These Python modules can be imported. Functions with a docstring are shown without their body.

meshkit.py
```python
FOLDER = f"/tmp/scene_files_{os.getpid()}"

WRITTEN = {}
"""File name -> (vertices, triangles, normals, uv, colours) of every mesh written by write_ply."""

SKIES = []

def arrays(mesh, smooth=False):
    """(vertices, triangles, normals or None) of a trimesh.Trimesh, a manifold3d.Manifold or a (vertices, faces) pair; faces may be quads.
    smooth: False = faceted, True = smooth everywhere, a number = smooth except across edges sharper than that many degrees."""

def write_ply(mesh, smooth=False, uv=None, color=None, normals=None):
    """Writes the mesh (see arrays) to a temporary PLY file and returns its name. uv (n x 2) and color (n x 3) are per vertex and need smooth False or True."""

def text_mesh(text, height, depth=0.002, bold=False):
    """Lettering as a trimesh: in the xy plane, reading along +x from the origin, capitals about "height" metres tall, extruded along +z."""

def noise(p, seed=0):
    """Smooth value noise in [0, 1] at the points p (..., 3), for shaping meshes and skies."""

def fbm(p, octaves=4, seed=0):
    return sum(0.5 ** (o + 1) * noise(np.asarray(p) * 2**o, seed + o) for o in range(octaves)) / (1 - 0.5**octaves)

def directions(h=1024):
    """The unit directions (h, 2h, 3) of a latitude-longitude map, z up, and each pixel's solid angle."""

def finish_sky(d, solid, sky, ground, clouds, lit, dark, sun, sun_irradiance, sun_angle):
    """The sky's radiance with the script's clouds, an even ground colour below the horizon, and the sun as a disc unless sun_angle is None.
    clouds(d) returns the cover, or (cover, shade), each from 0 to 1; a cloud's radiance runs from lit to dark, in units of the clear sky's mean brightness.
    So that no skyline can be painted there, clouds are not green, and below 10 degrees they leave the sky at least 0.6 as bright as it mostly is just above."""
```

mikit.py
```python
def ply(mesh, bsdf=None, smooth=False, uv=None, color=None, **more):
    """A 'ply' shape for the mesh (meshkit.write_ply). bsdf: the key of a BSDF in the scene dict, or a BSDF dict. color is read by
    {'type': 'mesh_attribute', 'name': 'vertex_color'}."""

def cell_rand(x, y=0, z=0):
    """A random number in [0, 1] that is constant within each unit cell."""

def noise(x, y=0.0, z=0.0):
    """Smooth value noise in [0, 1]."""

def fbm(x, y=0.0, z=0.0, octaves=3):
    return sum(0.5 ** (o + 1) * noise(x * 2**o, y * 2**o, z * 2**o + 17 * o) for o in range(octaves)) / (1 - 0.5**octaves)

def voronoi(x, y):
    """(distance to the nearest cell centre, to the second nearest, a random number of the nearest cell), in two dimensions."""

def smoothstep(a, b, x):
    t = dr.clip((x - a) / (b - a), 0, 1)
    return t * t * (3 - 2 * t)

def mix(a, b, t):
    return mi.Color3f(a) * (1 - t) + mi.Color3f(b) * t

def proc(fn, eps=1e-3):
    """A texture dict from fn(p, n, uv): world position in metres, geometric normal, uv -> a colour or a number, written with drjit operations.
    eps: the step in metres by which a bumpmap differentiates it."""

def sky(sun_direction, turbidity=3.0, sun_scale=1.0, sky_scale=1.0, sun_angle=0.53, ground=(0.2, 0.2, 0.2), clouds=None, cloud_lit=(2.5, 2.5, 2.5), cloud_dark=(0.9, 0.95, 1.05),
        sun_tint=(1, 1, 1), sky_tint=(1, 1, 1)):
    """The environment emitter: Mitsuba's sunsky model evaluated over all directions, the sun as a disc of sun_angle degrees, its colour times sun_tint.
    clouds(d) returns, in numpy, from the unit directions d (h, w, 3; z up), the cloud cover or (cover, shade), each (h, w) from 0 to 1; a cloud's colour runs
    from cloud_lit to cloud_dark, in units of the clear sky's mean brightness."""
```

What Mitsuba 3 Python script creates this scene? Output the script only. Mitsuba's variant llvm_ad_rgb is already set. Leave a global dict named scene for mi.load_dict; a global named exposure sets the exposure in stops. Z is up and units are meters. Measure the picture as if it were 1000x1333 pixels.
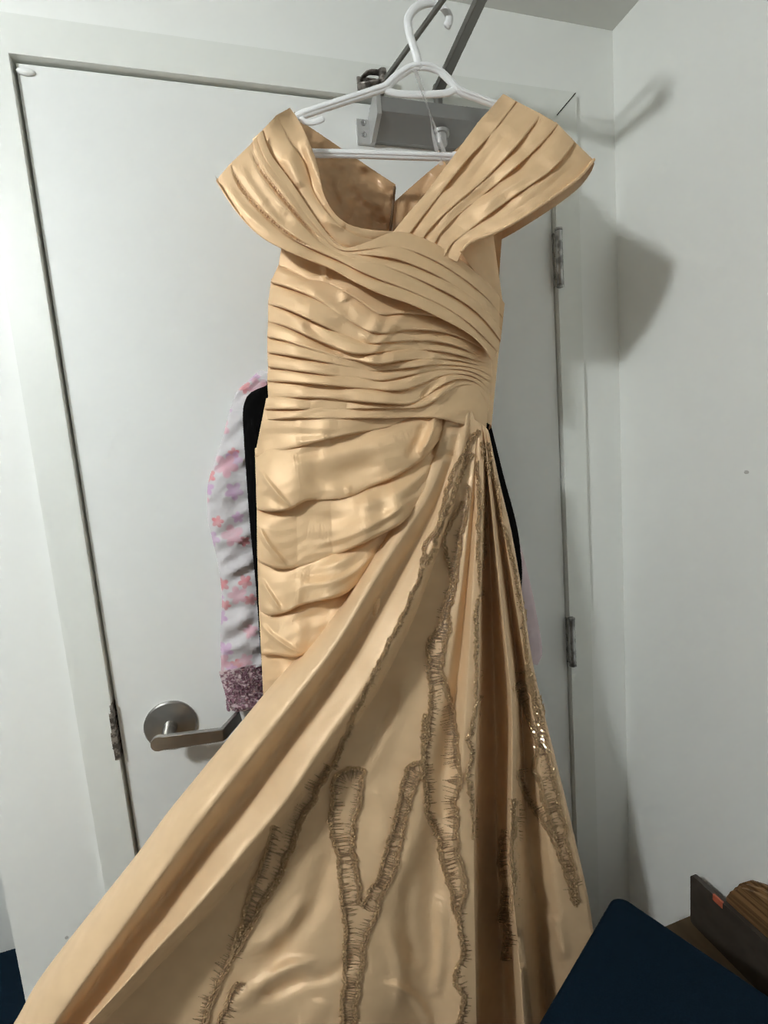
from shapely.geometry import Polygon
import math, random, numpy as np, trimesh, mitsuba as mi, mikit, drjit as dr
from scipy.ndimage import gaussian_filter1d
from scipy.interpolate import PchipInterpolator, Akima1DInterpolator, LinearNDInterpolator
from mikit import proc, noise, fbm, voronoi, smoothstep, mix, cell_rand
random.seed(7); rng = np.random.default_rng(7)
scene, labels = {'type': 'scene'}, {}
T = mi.ScalarTransform4f

# ------------------------------------------------------------------ camera, light, exposure
FOC = 645.4
CAM = np.array([.249, -.923, 1.451]); yaw, pitch, roll = .278, -.125, -.080
cy, sy, cp, sp, cr, sr = np.cos(yaw), np.sin(yaw), np.cos(pitch), np.sin(pitch), np.cos(roll), np.sin(roll)
FWD = np.array([sy*cp, cy*cp, sp]); _r = np.array([cy, -sy, 0]); _u = np.cross(_r, FWD)
RGT = cr*_r + sr*_u; UPV = -sr*_r + cr*_u
scene['camera'] = {'type': 'perspective', 'fov': float(np.degrees(2*np.arctan(500/FOC))), 'fov_axis': 'x', 'near_clip': .02, 'far_clip': 50.,
                   'to_world': T().look_at(origin=CAM.tolist(), target=(CAM+FWD).tolist(), up=UPV.tolist())}
exposure = 3.5
LAMP = np.array([-.72, -1.06, 2.17]); LAMP_R = .068; LAMP_RAD = (39.5, 41.4, 41.8)

def at(px, py, Y):
    """the point of the plane y = Y that the photograph shows at pixel (px, py)"""
    px, py, Y = np.broadcast_arrays(np.asarray(px, float), np.asarray(py, float), np.asarray(Y, float))
    d = FWD*FOC + RGT*(px[..., None]-500) - UPV*(py[..., None]-666.5)
    return CAM + d*((Y-CAM[1])/d[..., 1])[..., None]

# ------------------------------------------------------------------ materials
def two(b): return {'type': 'twosided', 'b': b}
def rgb(*c): return {'type': 'rgb', 'value': list(c)}
def pr(col, rough=.5, **k): return {'type': 'principled', 'base_color': col if isinstance(col, dict) else rgb(*col), 'roughness': rough, **k}
def mat(name, b, bump=None, eps=1e-3, scale=1.0):
    if bump is not None: b = {'type': 'bumpmap', 'arbitrary': proc(bump, eps), 'scale': scale, 'b': b}
    scene[name] = two(b); return name

def wall_col(p, n, uv):
    m = fbm(p.x*2.2+3, p.y*2.2, p.z*2.2)
    c = mix((.785, .795, .765), (.82, .83, .80), m)
    d, _, w = voronoi((p.x+p.y*.7)*7, p.z*7)
    return mix(c, (.35, .34, .31), dr.select((w > .93) & (d < .022), .7, 0.))
mat('m_wall', pr(proc(wall_col), .62, specular=.3), lambda p, n, uv: fbm(p.x*260, p.y*260, p.z*260, 2)*.00035, 1e-3)
def door_col(p, n, uv):
    m = fbm(p.x*3, p.y*3, p.z*1.5+4)
    c = mix((.72, .735, .715), (.765, .775, .755), m)
    d, _, w = voronoi(p.x*9+.3, p.z*9+.1)
    return mix(c, (.3, .29, .27), dr.select((w > .95) & (d < .025), .6, 0.))
mat('m_door', pr(proc(door_col), .5, specular=.4))
mat('m_frame', pr((.735, .75, .71), .42, specular=.45))
mat('m_ceiling', pr((.60, .60, .57), .8))
mat('m_room', pr((.20, .20, .195), .8))
mat('m_floor', pr(proc(lambda p, n, uv: mix((.16, .13, .10), (.26, .21, .16), fbm(p.x*9, p.y*40, 0))), .5))
def satin_col(p, n, uv): return mix((.655, .445, .252), (.705, .488, .285), fbm(p.x*60, p.y*60, p.z*60, 2))
mat('m_satin', pr(proc(satin_col), .53, specular=.6, metallic=.16, sheen=.5, sheen_tint=.6, spec_tint=.45),
    lambda p, n, uv: fbm(p.x*34, p.y*34, p.z*34, 3)*.0010, 1e-3)
mat('m_skirt', pr(proc(lambda p, n, uv: mix((.58, .40, .236), (.635, .447, .27), fbm(p.x*50, p.y*50, p.z*50, 2))), .46, specular=.45, metallic=.05, sheen=.4, sheen_tint=.6, spec_tint=.4),
    lambda p, n, uv: fbm(p.x*17, p.y*17, p.z*17, 3)*.0022, 1e-3)
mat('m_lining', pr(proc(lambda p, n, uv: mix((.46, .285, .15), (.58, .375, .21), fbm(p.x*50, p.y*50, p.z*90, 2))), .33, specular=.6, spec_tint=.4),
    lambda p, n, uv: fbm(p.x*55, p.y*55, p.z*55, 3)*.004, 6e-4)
mat('m_net', pr((.34, .225, .12), .7))
mat('m_thread', pr((.15, .085, .04), .55))
mat('m_bead', pr((.52, .36, .20), .22, metallic=.75))
mat('m_sequin', pr((.85, .70, .45), .12, metallic=1.))
mat('m_plastic', pr((.86, .87, .87), .28, specular=.6))
mat('m_steel', pr(proc(lambda p, n, uv: mix((.30, .29, .27), (.42, .41, .39), fbm(p.x*40, p.y*200, p.z*40, 2))), .33, metallic=.95))
mat('m_hinge', pr(proc(lambda p, n, uv: mix((.22, .22, .215), (.50, .50, .49), smoothstep(.35, .65, fbm(p.x*120, p.y*120, p.z*70)))), .38, metallic=.85))
mat('m_closer', pr((.30, .30, .295), .42, metallic=.55))
mat('m_closer_light', pr((.50, .50, .49), .38, metallic=.6))
mat('m_arm', pr((.17, .168, .155), .4, metallic=.6))
mat('m_rust', pr(proc(lambda p, n, uv: mix((.10, .09, .08), (.36, .33, .30), smoothstep(.35, .7, fbm(p.x*150, p.y*150, p.z*150)))), .45, metallic=.7))
mat('m_dark', pr((.03, .028, .025), .7))
mat('m_black', pr(proc(lambda p, n, uv: mix((.0015, .0015, .0016), (.003, .0028, .003), fbm(p.x*300, p.y*300, p.z*300, 2))), .9, specular=.06))
def navy(p, n, uv):
    w = noise(p.x*900, p.y*900, p.z*900)
    return mix((.0012, .006, .013), (.003, .010, .019), w)
mat('m_navy', pr(proc(navy), .9, specular=.08))
mat('m_card', pr(proc(lambda p, n, uv: mix((.085, .053, .025), (.12, .078, .04), fbm(p.x*60, p.y*14, p.z*60))), .8))
mat('m_book', pr(proc(lambda p, n, uv: mix((.028, .022, .017), (.05, .04, .032), fbm(p.x*40, p.y*40, p.z*40))), .55))
mat('m_wood', pr(proc(lambda p, n, uv: mix((.09, .045, .017), (.22, .12, .05), smoothstep(.3, .7, fbm(p.x*120+p.z*60, p.y*9, p.z*140)))), .5))
mat('m_red', pr((.42, .10, .05), .6))
scene['m_clear'] = {'type': 'blendbsdf', 'weight': .35, 'a': {'type': 'thindielectric'}, 'b': two(pr((.75, .73, .70), .3))}
def floral(p, n, uv):
    """five-petalled printed blossoms scattered over white cotton"""
    u, v = p.x*27, p.z*27
    c = mix((.50, .47, .48), (.60, .575, .585), fbm(u*2, v*2, 1))
    for k, (sc, col) in enumerate((((1.0), (.60, .20, .22)), ((.8), (.52, .33, .50)), ((.62), (.62, .36, .42)))):
        x, y = u*sc+7.3*k, v*sc+3.1*k
        ix, iy = dr.floor(x), dr.floor(y)
        fx, fy = x-ix-.5-(cell_rand(ix, iy, 4+k)-.5)*.3, y-iy-.5-(cell_rand(ix, iy, 9+k)-.5)*.3
        r, a = dr.sqrt(fx*fx+fy*fy), dr.atan2(fy, fx)+cell_rand(ix, iy, 20+k)*6.28
        R = .30*(.55+.45*dr.abs(dr.cos(a*2.5)))*(.7+.5*cell_rand(ix, iy, 14+k))
        on = dr.select(cell_rand(ix, iy, 30+k) > .5, 1., 0.)
        c = mix(c, col, smoothstep(.04, -.04, r-R)*on*(.55+.4*noise(x*5, y*5, 2)))
    return c
mat('m_floral', pr(proc(floral), .75), lambda p, n, uv: fbm(p.x*60, p.y*60, p.z*60, 3)*.004, 1e-3)
mat('m_cuff', pr(proc(lambda p, n, uv: mix((.20, .10, .13), (.60, .48, .50), smoothstep(.4, .62, fbm(p.x*170, p.y*170, p.z*170, 2)))), .5, specular=.5),
    lambda p, n, uv: fbm(p.x*200, p.y*200, p.z*200, 2)*.002, 6e-4)
mat('m_sheer', pr((.62, .50, .53), .7))

# ------------------------------------------------------------------ helpers
def add(key, mesh, m, smooth=False, label=None, cat=None, kind=None, group=None, **more):
    scene[key] = mikit.ply(mesh, m, smooth=smooth, **more); tag(key, label, cat, kind, group)
def tag(key, label=None, cat=None, kind=None, group=None):
    d = {k: v for k, v in (('label', label), ('category', cat), ('kind', kind), ('group', group)) if v}
    if d: labels[key] = d
cat_ = trimesh.util.concatenate
def box(x0, x1, y0, y1, z0, z1):
    m = trimesh.creation.box((x1-x0, y1-y0, z1-z0)); m.apply_translation(((x0+x1)/2, (y0+y1)/2, (z0+z1)/2)); return m
def rbox(x0, x1, y0, y1, z0, z1, r):
    import manifold3d as m3
    s = m3.Manifold.sphere(r, 16)
    h = m3.Manifold.batch_hull([s.translate([a, b, c]) for a in (x0+r, x1-r) for b in (y0+r, y1-r) for c in (z0+r, z1-r)])
    m = h.to_mesh(); return trimesh.Trimesh(m.vert_properties[:, :3], m.tri_verts)
def cyl(a, b, r, n=24):
    return trimesh.creation.cylinder(radius=r, segment=np.array([a, b], float), sections=n)
def curve(pts, n):
    p = np.asarray(pts, float); d = np.r_[0, np.cumsum(np.linalg.norm(np.diff(p[:, :2], axis=0), axis=1))]; d /= d[-1]
    f = PchipInterpolator(d, p) if len(p) < 3 else Akima1DInterpolator(d, p)
    q = f(np.linspace(0, 1, n)); k = n*.016
    return gaussian_filter1d(np.concatenate([2*q[:1]-q[12:0:-1], q, 2*q[-1:]-q[-2:-14:-1]]), k, axis=0)[12:-12] if n > 40 else q
def tube(pts, ra, rb=None, n=14, steps=None, nrm=(0, 1, 0)):
    """a swept ellipse: ra across, rb along nrm"""
    p = np.asarray(pts, float)
    if steps: p = curve3(p, steps)
    rb = ra if rb is None else rb
    t = np.gradient(p, axis=0); t /= np.linalg.norm(t, axis=1, keepdims=True)
    nn = np.tile(np.asarray(nrm, float), (len(p), 1)); nn -= (nn*t).sum(1, keepdims=True)*t; nn /= np.linalg.norm(nn, axis=1, keepdims=True)
    b = np.cross(t, nn); a = np.linspace(0, 2*np.pi, n, endpoint=False)
    v = (p[:, None] + nn[:, None]*(np.cos(a)*rb)[None, :, None] + b[:, None]*(np.sin(a)*ra)[None, :, None]).reshape(-1, 3)
    f = []
    for i in range(len(p)-1):
        for j in range(n):
            k = (j+1) % n; f += [(i*n+j, i*n+k, (i+1)*n+k), (i*n+j, (i+1)*n+k, (i+1)*n+j)]
    e = len(v); v = np.vstack([v, p[0], p[-1]])
    for j in range(n):
        k = (j+1) % n; f += [(e, k, j), (e+1, (len(p)-1)*n+j, (len(p)-1)*n+k)]
    return trimesh.Trimesh(v, f, process=False)
def curve3(p, n):
    p = np.asarray(p, float); d = np.r_[0, np.cumsum(np.linalg.norm(np.diff(p, axis=0), axis=1))]
    return Akima1DInterpolator(d/d[-1], p)(np.linspace(0, 1, n)) if len(p) > 2 else p[0]+(p[1]-p[0])*np.linspace(0, 1, n)[:, None]
def prism(poly_yz, x0, x1):
    from shapely.geometry import Polygon
    m = trimesh.creation.extrude_polygon(Polygon(poly_yz), x1-x0)          # (y,z) -> local x,y ; extrude -> local z
    v = m.vertices.copy(); m.vertices = np.stack([v[:, 2]+x0, v[:, 0], v[:, 1]], 1); m.fix_normals(); return m

def vnoise(x, y, seed=0):
    """smooth noise in numpy, about -1..1: a sum of waves in random directions"""
    r = np.random.default_rng(int(seed*13)+101); out = 0.
    for k in range(9):
        a, f, p = r.uniform(0, 2*np.pi), r.uniform(1.1, 3.6), r.uniform(0, 2*np.pi)
        out = out + np.sin(np.cos(a)*f*x + np.sin(a)*f*y + p + .8*np.sin(f*.43*(x*np.sin(a)-y*np.cos(a))+p*2))
    return out/3.6
def stroke_field(X, Y, strokes):
    """ridges (amp > 0, towards the room) and grooves along polylines: (points, half width, amplitude)"""
    out = np.zeros(X.shape)
    for pts, w, amp in strokes:
        c = curve(pts, 40); lo, hi = c.min(0)-3*w, c.max(0)+3*w
        m = (X > lo[0]) & (X < hi[0]) & (Y > lo[1]) & (Y < hi[1])
        if not m.any(): continue
        q = np.stack([X[m], Y[m]], 1)
        d2 = ((q[:, None]-c[None])**2).sum(-1); k = d2.argmin(1)
        t = k/39.; out[m] += amp*np.exp(-d2.min(1)/(w*w))*np.minimum(1, 4*t*(1-t)*1.6+.05)
    return out

def grid_mesh(P):
    a, b = P.shape[:2]; i = np.arange(a*b).reshape(a, b)
    f = np.stack([i[:-1, :-1], i[1:, :-1], i[1:, 1:], i[:-1, 1:]], -1).reshape(-1, 4)
    return P.reshape(-1, 3), np.vstack([f[:, [0, 1, 2]], f[:, [0, 2, 3]]])
def join(parts):
    v, f, o = [], [], 0
    for a, b in parts: v.append(a); f.append(b+o); o += len(a)
    return trimesh.Trimesh(np.vstack(v), np.vstack(f), process=False)

def d_len(a): return float(np.linalg.norm(np.diff(a, axis=0), axis=1).sum())
def pleated(lines, base, h, n=220, m=14, over=2.2, strokes=(), wob=(0, 30, 0), hprof=None):
    """Knife pleats: each strip between two neighbouring lines rises to its lower line, rolls over it and tucks back under.
    lines: pixel polylines; base(X,Y): cloth depth; h: pleat height (number or list per strip); hprof(t): fades it along."""
    L = [curve(l, n) for l in lines]; parts = []
    hs = h if isinstance(h, (list, tuple)) else [h]*(len(L)-1)
    tt = np.linspace(0, 1, n); hp = np.ones(n) if hprof is None else hprof(tt)
    for i in range(len(L)-1):
        a, b = L[i], L[i+1]; d = b-a; gap = np.linalg.norm(d, axis=1, keepdims=True); u = d/np.maximum(gap, 1e-6)
        sc = np.clip(gap[:, 0]/14, .15, 1)
        s = np.linspace(0, 1, m); s = 1-(1-s)**1.35
        rows_s = np.r_[-.12, s, 1., 1.]; ov = np.r_[np.zeros(m+1), over*.7, 0]; ov[m] = over
        prof = np.r_[-.25, .80*(1-(1-s)**3)+.20*s, .5, -.25]; prof[m] = .95
        PX = a[None]+d[None]*rows_s[:, None, None]+u[None]*(ov[:, None, None]*sc[None, :, None])
        X, Y = PX[..., 0], PX[..., 1]
        va = np.clip(.95+.75*vnoise(tt*5.5+3.7*i, tt*0+i*1.3, 40+wob[2])+.25*vnoise(tt*17, tt*0+i, 60+wob[2]), .15, 2.)
        D = base(X, Y) - hs[i]*prof[:, None]*(hp*sc*va)[None]
        q = rows_s[:, None]*gap[:, 0][None]/wob[1]+7.7*i; w_ = (tt*d_len(a)/wob[1])[None]*.42+q*0
        D = D - wob[0]*(vnoise(w_, q, wob[2])+.5*vnoise(w_*2.1+q*.8, q*2.2, 5+wob[2])+.3*vnoise(w_*4+q*1.7, q*4.3, 9+wob[2]))
        if strokes: D = D - stroke_field(X, Y, strokes)
        parts.append(grid_mesh(at(X, Y, D)))
    return join(parts)

def draped(lines, m=10, n=260, strokes=(), wob=(0, 60, 0), ret_field=False, fine=None):
    """A smooth cloth through lines of (px, py, depth): folds are the lines' own depths."""
    L = np.stack([curve(l, n) for l in lines])                     # k, n, 3
    k = len(L); s = np.linspace(0, k-1, (k-1)*m+1)
    P = PchipInterpolator(np.arange(k), L[..., 2])(s); XY = PchipInterpolator(np.arange(k), L[..., :2])(s)
    X, Y, D = XY[..., 0], XY[..., 1], P
    if wob[0]: D = D - wob[0]*(vnoise(X/wob[1], Y/wob[1]*.8, wob[2])+.45*vnoise(X/wob[1]*2.1, Y/wob[1]*1.9, wob[2]+3))
    if strokes: D = D - stroke_field(X, Y, strokes)
    mesh = join([grid_mesh(at(X, Y, D))])
    return (mesh, X, Y, D) if ret_field else mesh
def sst(a, b, x): t = np.clip((x-a)/(b-a), 0, 1); return t*t*(3-2*t)

# ------------------------------------------------------------------ the room
DW, DH, XR, CH, FW = .915, 2.063, 1.072, 2.252, .058
XL, YB, YA, XE = -1.65, -2.5, .50, -.209
add('floor', box(XL, XR+.1, YB, YA, -.05, 0), 'm_floor', kind='structure', label='floor of the room')
add('ceiling', box(XL, XR+.1, YB, YA, CH, CH+.05), 'm_ceiling', kind='structure', label='plain painted ceiling')
WY = -.002; g = .004
add('wall_back', cat_([box(XE, -.03, WY, .14, 0, CH), box(DW+.03, XR, WY, .14, 0, CH), box(-.03, DW+.03, WY, .14, DH+.03, CH)]), 'm_wall', kind='structure', label='white painted wall around the door')
add('wall_right', box(XR, XR+.1, YB, .14, 0, CH), 'm_wall', kind='structure', label='white painted wall to the right of the door')
add('wall_left', box(XL-.1, XL, YB, YA, 0, CH), 'm_room', kind='structure', label='left wall')
add('wall_front', box(XL, XR, YB-.1, YB, 0, CH), 'm_room', kind='structure', label='wall behind the viewer')
add('wall_alcove', cat_([box(XL, XR+.1, YA, YA+.1, 0, CH), box(XE, XE+.1, .14, YA, 0, CH)]), 'm_wall', kind='structure', label='white wall of the recess left of the door')

# door frame: two jambs and a head with mitred faces, standing proud of wall and door
FY = -.012
frame = [box(-FW, -g, FY, .12, 0, DH+g), box(DW+.0022, DW+FW, FY, .12, 0, DH+g), box(-FW, DW+FW, FY, .12, DH+g, DH+FW),
         box(-g-.001, .012, .047, .12, 0, DH+g), box(DW-.012, DW+g+.001, .047, .12, 0, DH+g), box(0, DW, .047, .12, DH-.012, DH+g+.001)]
add('trim_1', cat_(frame), 'm_frame', kind='structure', label='white painted door frame')
mit = trimesh.creation.box((.062, .002, .0018)); mit.apply_transform(trimesh.transformations.rotation_matrix(-math.pi/4, (0, 1, 0))); mit.apply_translation((DW+.034, FY-.0004, DH+.034))
add('trim_1__mitre_crack', mit, 'm_dark', label='dark open mitre joint at the top right corner of the frame')
sp_ = []
for k, (z0, z1, w) in enumerate(((1.035, 1.055, .002), (1.0, 1.04, .005), (.975, 1.005, .007), (.955, .98, .006))):
    sp_.append(box(-g-w, -g+.002, FY-.0015, .02, z0, z1))
add('trim_1__strike_plate', cat_(sp_), 'm_rust', label='torn metal strike plate with chipped paint around it')

door = rbox(0, DW, 0, .044, .008, DH, .0015)
add('door_1', door, 'm_door', kind='structure', label='plain white door with a steel lever handle')
blob = trimesh.creation.icosphere(subdivisions=2, radius=.008); blob.apply_scale((1.6, .5, .7)); blob.apply_translation((.012, -.002, DH-.012))
add('door_1__paint_drip', blob, 'm_door', smooth=True)
# lever handle
rc = at(222, 945, -.006)
def lathe(prof, c, axis=(0, -1, 0), n=64):
    m = trimesh.creation.revolve(np.array(prof), sections=n); m.apply_transform(trimesh.geometry.align_vectors((0, 0, 1), axis)); m.apply_translation(c); return m
c0 = np.array([rc[0], 0, rc[2]])
add('door_1__handle__rosette', lathe([(0, 0), (.0445, 0), (.0445, .004), (.042, .0065), (.030, .009), (.016, .0115), (0, .0115)], c0), 'm_steel', smooth=25)
pa, pb, pc = at(207, 967, -.058), at(290, 956, -.058), at(311, 932, -.022)
neck = lathe([(0, 0), (.0125, 0), (.0115, .020), (.011, .048), (0, .048)], c0+(0, -.010, 0))
lv = []
path = np.array([pa, pa+(pb-pa)*.35, pa+(pb-pa)*.7, pb, pb+(pc-pb)*.1, pc]); path = np.vstack([path[:1], path[1:]])
hh = [.0125, .0125, .012, .0115, .0115, .0105]
def bar(path, hh, th, up):
    v, f = [], []
    for i, p in enumerate(path):
        t = path[min(i+1, len(path)-1)]-path[max(i-1, 0)]; t /= np.linalg.norm(t); u_ = np.asarray(up)-t*np.dot(up, t); u_ /= np.linalg.norm(u_); s_ = np.cross(t, u_)
        h_ = hh[i]; c_ = .0015
        for (a, b) in ((-h_, -th+c_), (-h_+c_, -th), (h_-c_, -th), (h_, -th+c_), (h_, th-c_), (h_-c_, th), (-h_+c_, th), (-h_, th-c_)): v.append(p+u_*a+s_*b)
    n = 8
    for i in range(len(path)-1):
        for j in range(n): k = (j+1) % n; f += [(i*n+j, i*n+k, (i+1)*n+k), (i*n+j, (i+1)*n+k, (i+1)*n+j)]
    for j in range(1, n-1): f += [(0, j+1, j), ((len(path)-1)*n, (len(path)-1)*n+j, (len(path)-1)*n+j+1)]
    m = trimesh.Trimesh(v, f, process=False); m.fix_normals(); return m
lvm = bar(path, hh, .0045, (0, 0, 1)); rnd = cyl(pa+(0, -.0045, 0), pa+(0, .0045, 0), .0125, 32)
add('door_1__handle__lever', cat_([neck, lvm, rnd]), 'm_steel', smooth=25, label='brushed steel lever with a bent end')
# hinges: five knuckles and two caps each
for i, (zt, nm) in enumerate(((DH-.20, 'hinge'), (DH-.20-.812, 'hinge_001'), (.36, 'hinge_002'))):
    ks = []
    for k in range(5): ks.append(lathe([(0, 0), (.0068, 0), (.0073, .0008), (.0073, .0198), (.0068, .0206), (0, .0206)], (DW+.003, FY-.005, zt-.005-.0208*(k+1)), (0, 0, 1), 20))
    ks.append(lathe([(0, 0), (.0055, 0), (.0078, .001), (.0078, .004), (.005, .0055), (0, .0055)], (DW+.003, FY-.005, zt-.005), (0, 0, 1), 20))
    ks.append(lathe([(0, 0), (.005, 0), (.0078, .0015), (.0078, .0045), (.0055, .0055), (0, .0055)], (DW+.003, FY-.005, zt-.1145), (0, 0, 1), 20))
    ks.append(box(DW-.001, DW+.003, -.004, .03, zt-.109, zt-.005))
    add('door_1__'+nm, cat_(ks), 'm_hinge', smooth=30, label='worn metal butt hinge')

# ------------------------------------------------------------------ ceiling lamp (behind the camera's left, outside the frame)
globe = trimesh.creation.icosphere(subdivisions=3, radius=LAMP_R); globe.apply_scale((1, 1, .65)); globe.apply_translation(LAMP)
scene['ceiling_lamp__globe'] = mikit.ply(globe, {'type': 'diffuse', 'reflectance': rgb(.8, .8, .8)}, smooth=True, emitter={'type': 'area', 'radiance': rgb(*LAMP_RAD)})
add('ceiling_lamp__base', lathe([(0, 0), (.03, 0), (.055, .02), (.055, .032), (0, .032)], (LAMP[0], LAMP[1], CH-.032), (0, 0, 1)), 'm_plastic', smooth=30)
tag('ceiling_lamp', 'white globe lamp on the ceiling left of the viewer', 'lamp')

# ------------------------------------------------------------------ door closer
def zt(px, py, Y): return float(at(px, py, Y)[2])
YF = -.055
zb0, zfb, zft = zt(497, 188, -.002), zt(500, 146, YF), zt(497, 123, YF)
x0, x1 = float(at(494, 140, YF)[0]), .80
prof = [(0, zb0), (-.012, zb0-.001), (YF+.004, zfb-.001), (YF, zfb+.002), (YF, zft-.003), (YF+.004, zft), (0, zft+.012)]
add('door_closer__body', prism(prof, x0, x1), 'm_closer', smooth=20)
br = [prism([(0, zb0-.004), (-.006, zb0-.004), (-.0065, zb0+.005), (-.0065, zb0+.036), (0, zb0+.036)], float(at(464, 170, 0)[0]), x0+.001),
      prism([(0, zb0-.004), (-.012, zb0-.004), (YF-.002, zfb-.004), (YF-.002, zft+.002), (-.035, zft+.006), (0, zb0+.04)], x0-.005, x0+.003)]
add('door_closer__bracket', cat_(br), 'm_closer_light', label='cast end bracket with two screws')
for k, (px, py) in enumerate(((473, 160), (473.5, 175))):
    p = at(px, py, -.0065)
    sc_ = lathe([(.0022, -.001), (.0022, .0008), (.0034, .0016), (.0046, .0014), (.0048, 0)], p)
    add('door_closer__bracket__screw' + ('_%03d' % k if k else ''), cat_([sc_, cyl(p+(0, .0005, 0), p+(0, -.0003, 0), .0023, 12)]), 'm_closer', smooth=30)
pn = at(574, 183, -.032)
add('door_closer__pinion_cap', lathe([(0, 0), (.011, 0), (.012, .002), (.012, .016), (.016, .0165), (.016, .022), (0, .022)], pn-(0, 0, .008), (0, 0, 1), 32), 'm_closer_light', smooth=30)
elb = np.array([.648, -.345, 2.077]); pin = at(571, 128, -.03); pin[2] = max(pin[2], 2.06)
a0, a1 = np.array([pin[0], -.025, 2.078]), elb
add('door_closer__main_arm', bar(np.array([a0, (a0+a1)/2, a1]), [.014, .0125, .011], .0042, (1, 0, 0.55)), 'm_arm', smooth=20)
add('door_closer__pinion', cyl((a0[0], -.028, zft), (a0[0], -.028, 2.088), .008), 'm_arm', smooth=30)
f0 = at(499, 107, -.035); hk = at(565, 16, -.165)
rod_end = f0+(hk-f0)*2.25
add('door_closer__forearm', cat_([tube(np.array([f0, (f0+rod_end)/2, rod_end]), .0042, n=12), trimesh.creation.icosphere(subdivisions=2, radius=.007).apply_translation(f0)]), 'm_arm', smooth=30)
add('door_closer__elbow', cat_([cyl(elb-(0, 0, .012), elb+(0, 0, .018), .010), tube(np.array([rod_end, (rod_end+elb)/2, elb]), .0042, n=12)]), 'm_arm', smooth=30)
fc = at(484, 112, FY-.003)
ft = [rbox(fc[0]-.026, fc[0]+.022, FY-.004, FY, fc[2]-.012, fc[2]+.013, .0015),
      tube(np.array([fc+(-.024, -.004, -.006), fc+(-.012, -.016, -.009), fc+(.004, -.022, -.008), fc+(.02, -.016, -.004)]), .003, .007, steps=14),
      tube(np.array([fc+(-.020, -.004, .004), fc+(-.008, -.016, .010), fc+(.006, -.018, .010), fc+(.018, -.022, .006)]), .0028, .006, steps=14),
      cyl(fc+(.014, -.022, -.010), fc+(.014, -.022, .012), .007), cyl(fc+(-.016, -.004, .004), fc+(-.016, -.007, .004), .004), cyl(fc+(-.004, -.004, -.001), fc+(-.004, -.009, -.001), .006)]
add('door_closer__foot', cat_(ft), 'm_rust', smooth=30, label='worn metal foot plate of the closer arm on the frame')
tag('door_closer', 'grey metal door closer with arms at the top of the white door', 'door closer')

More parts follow.
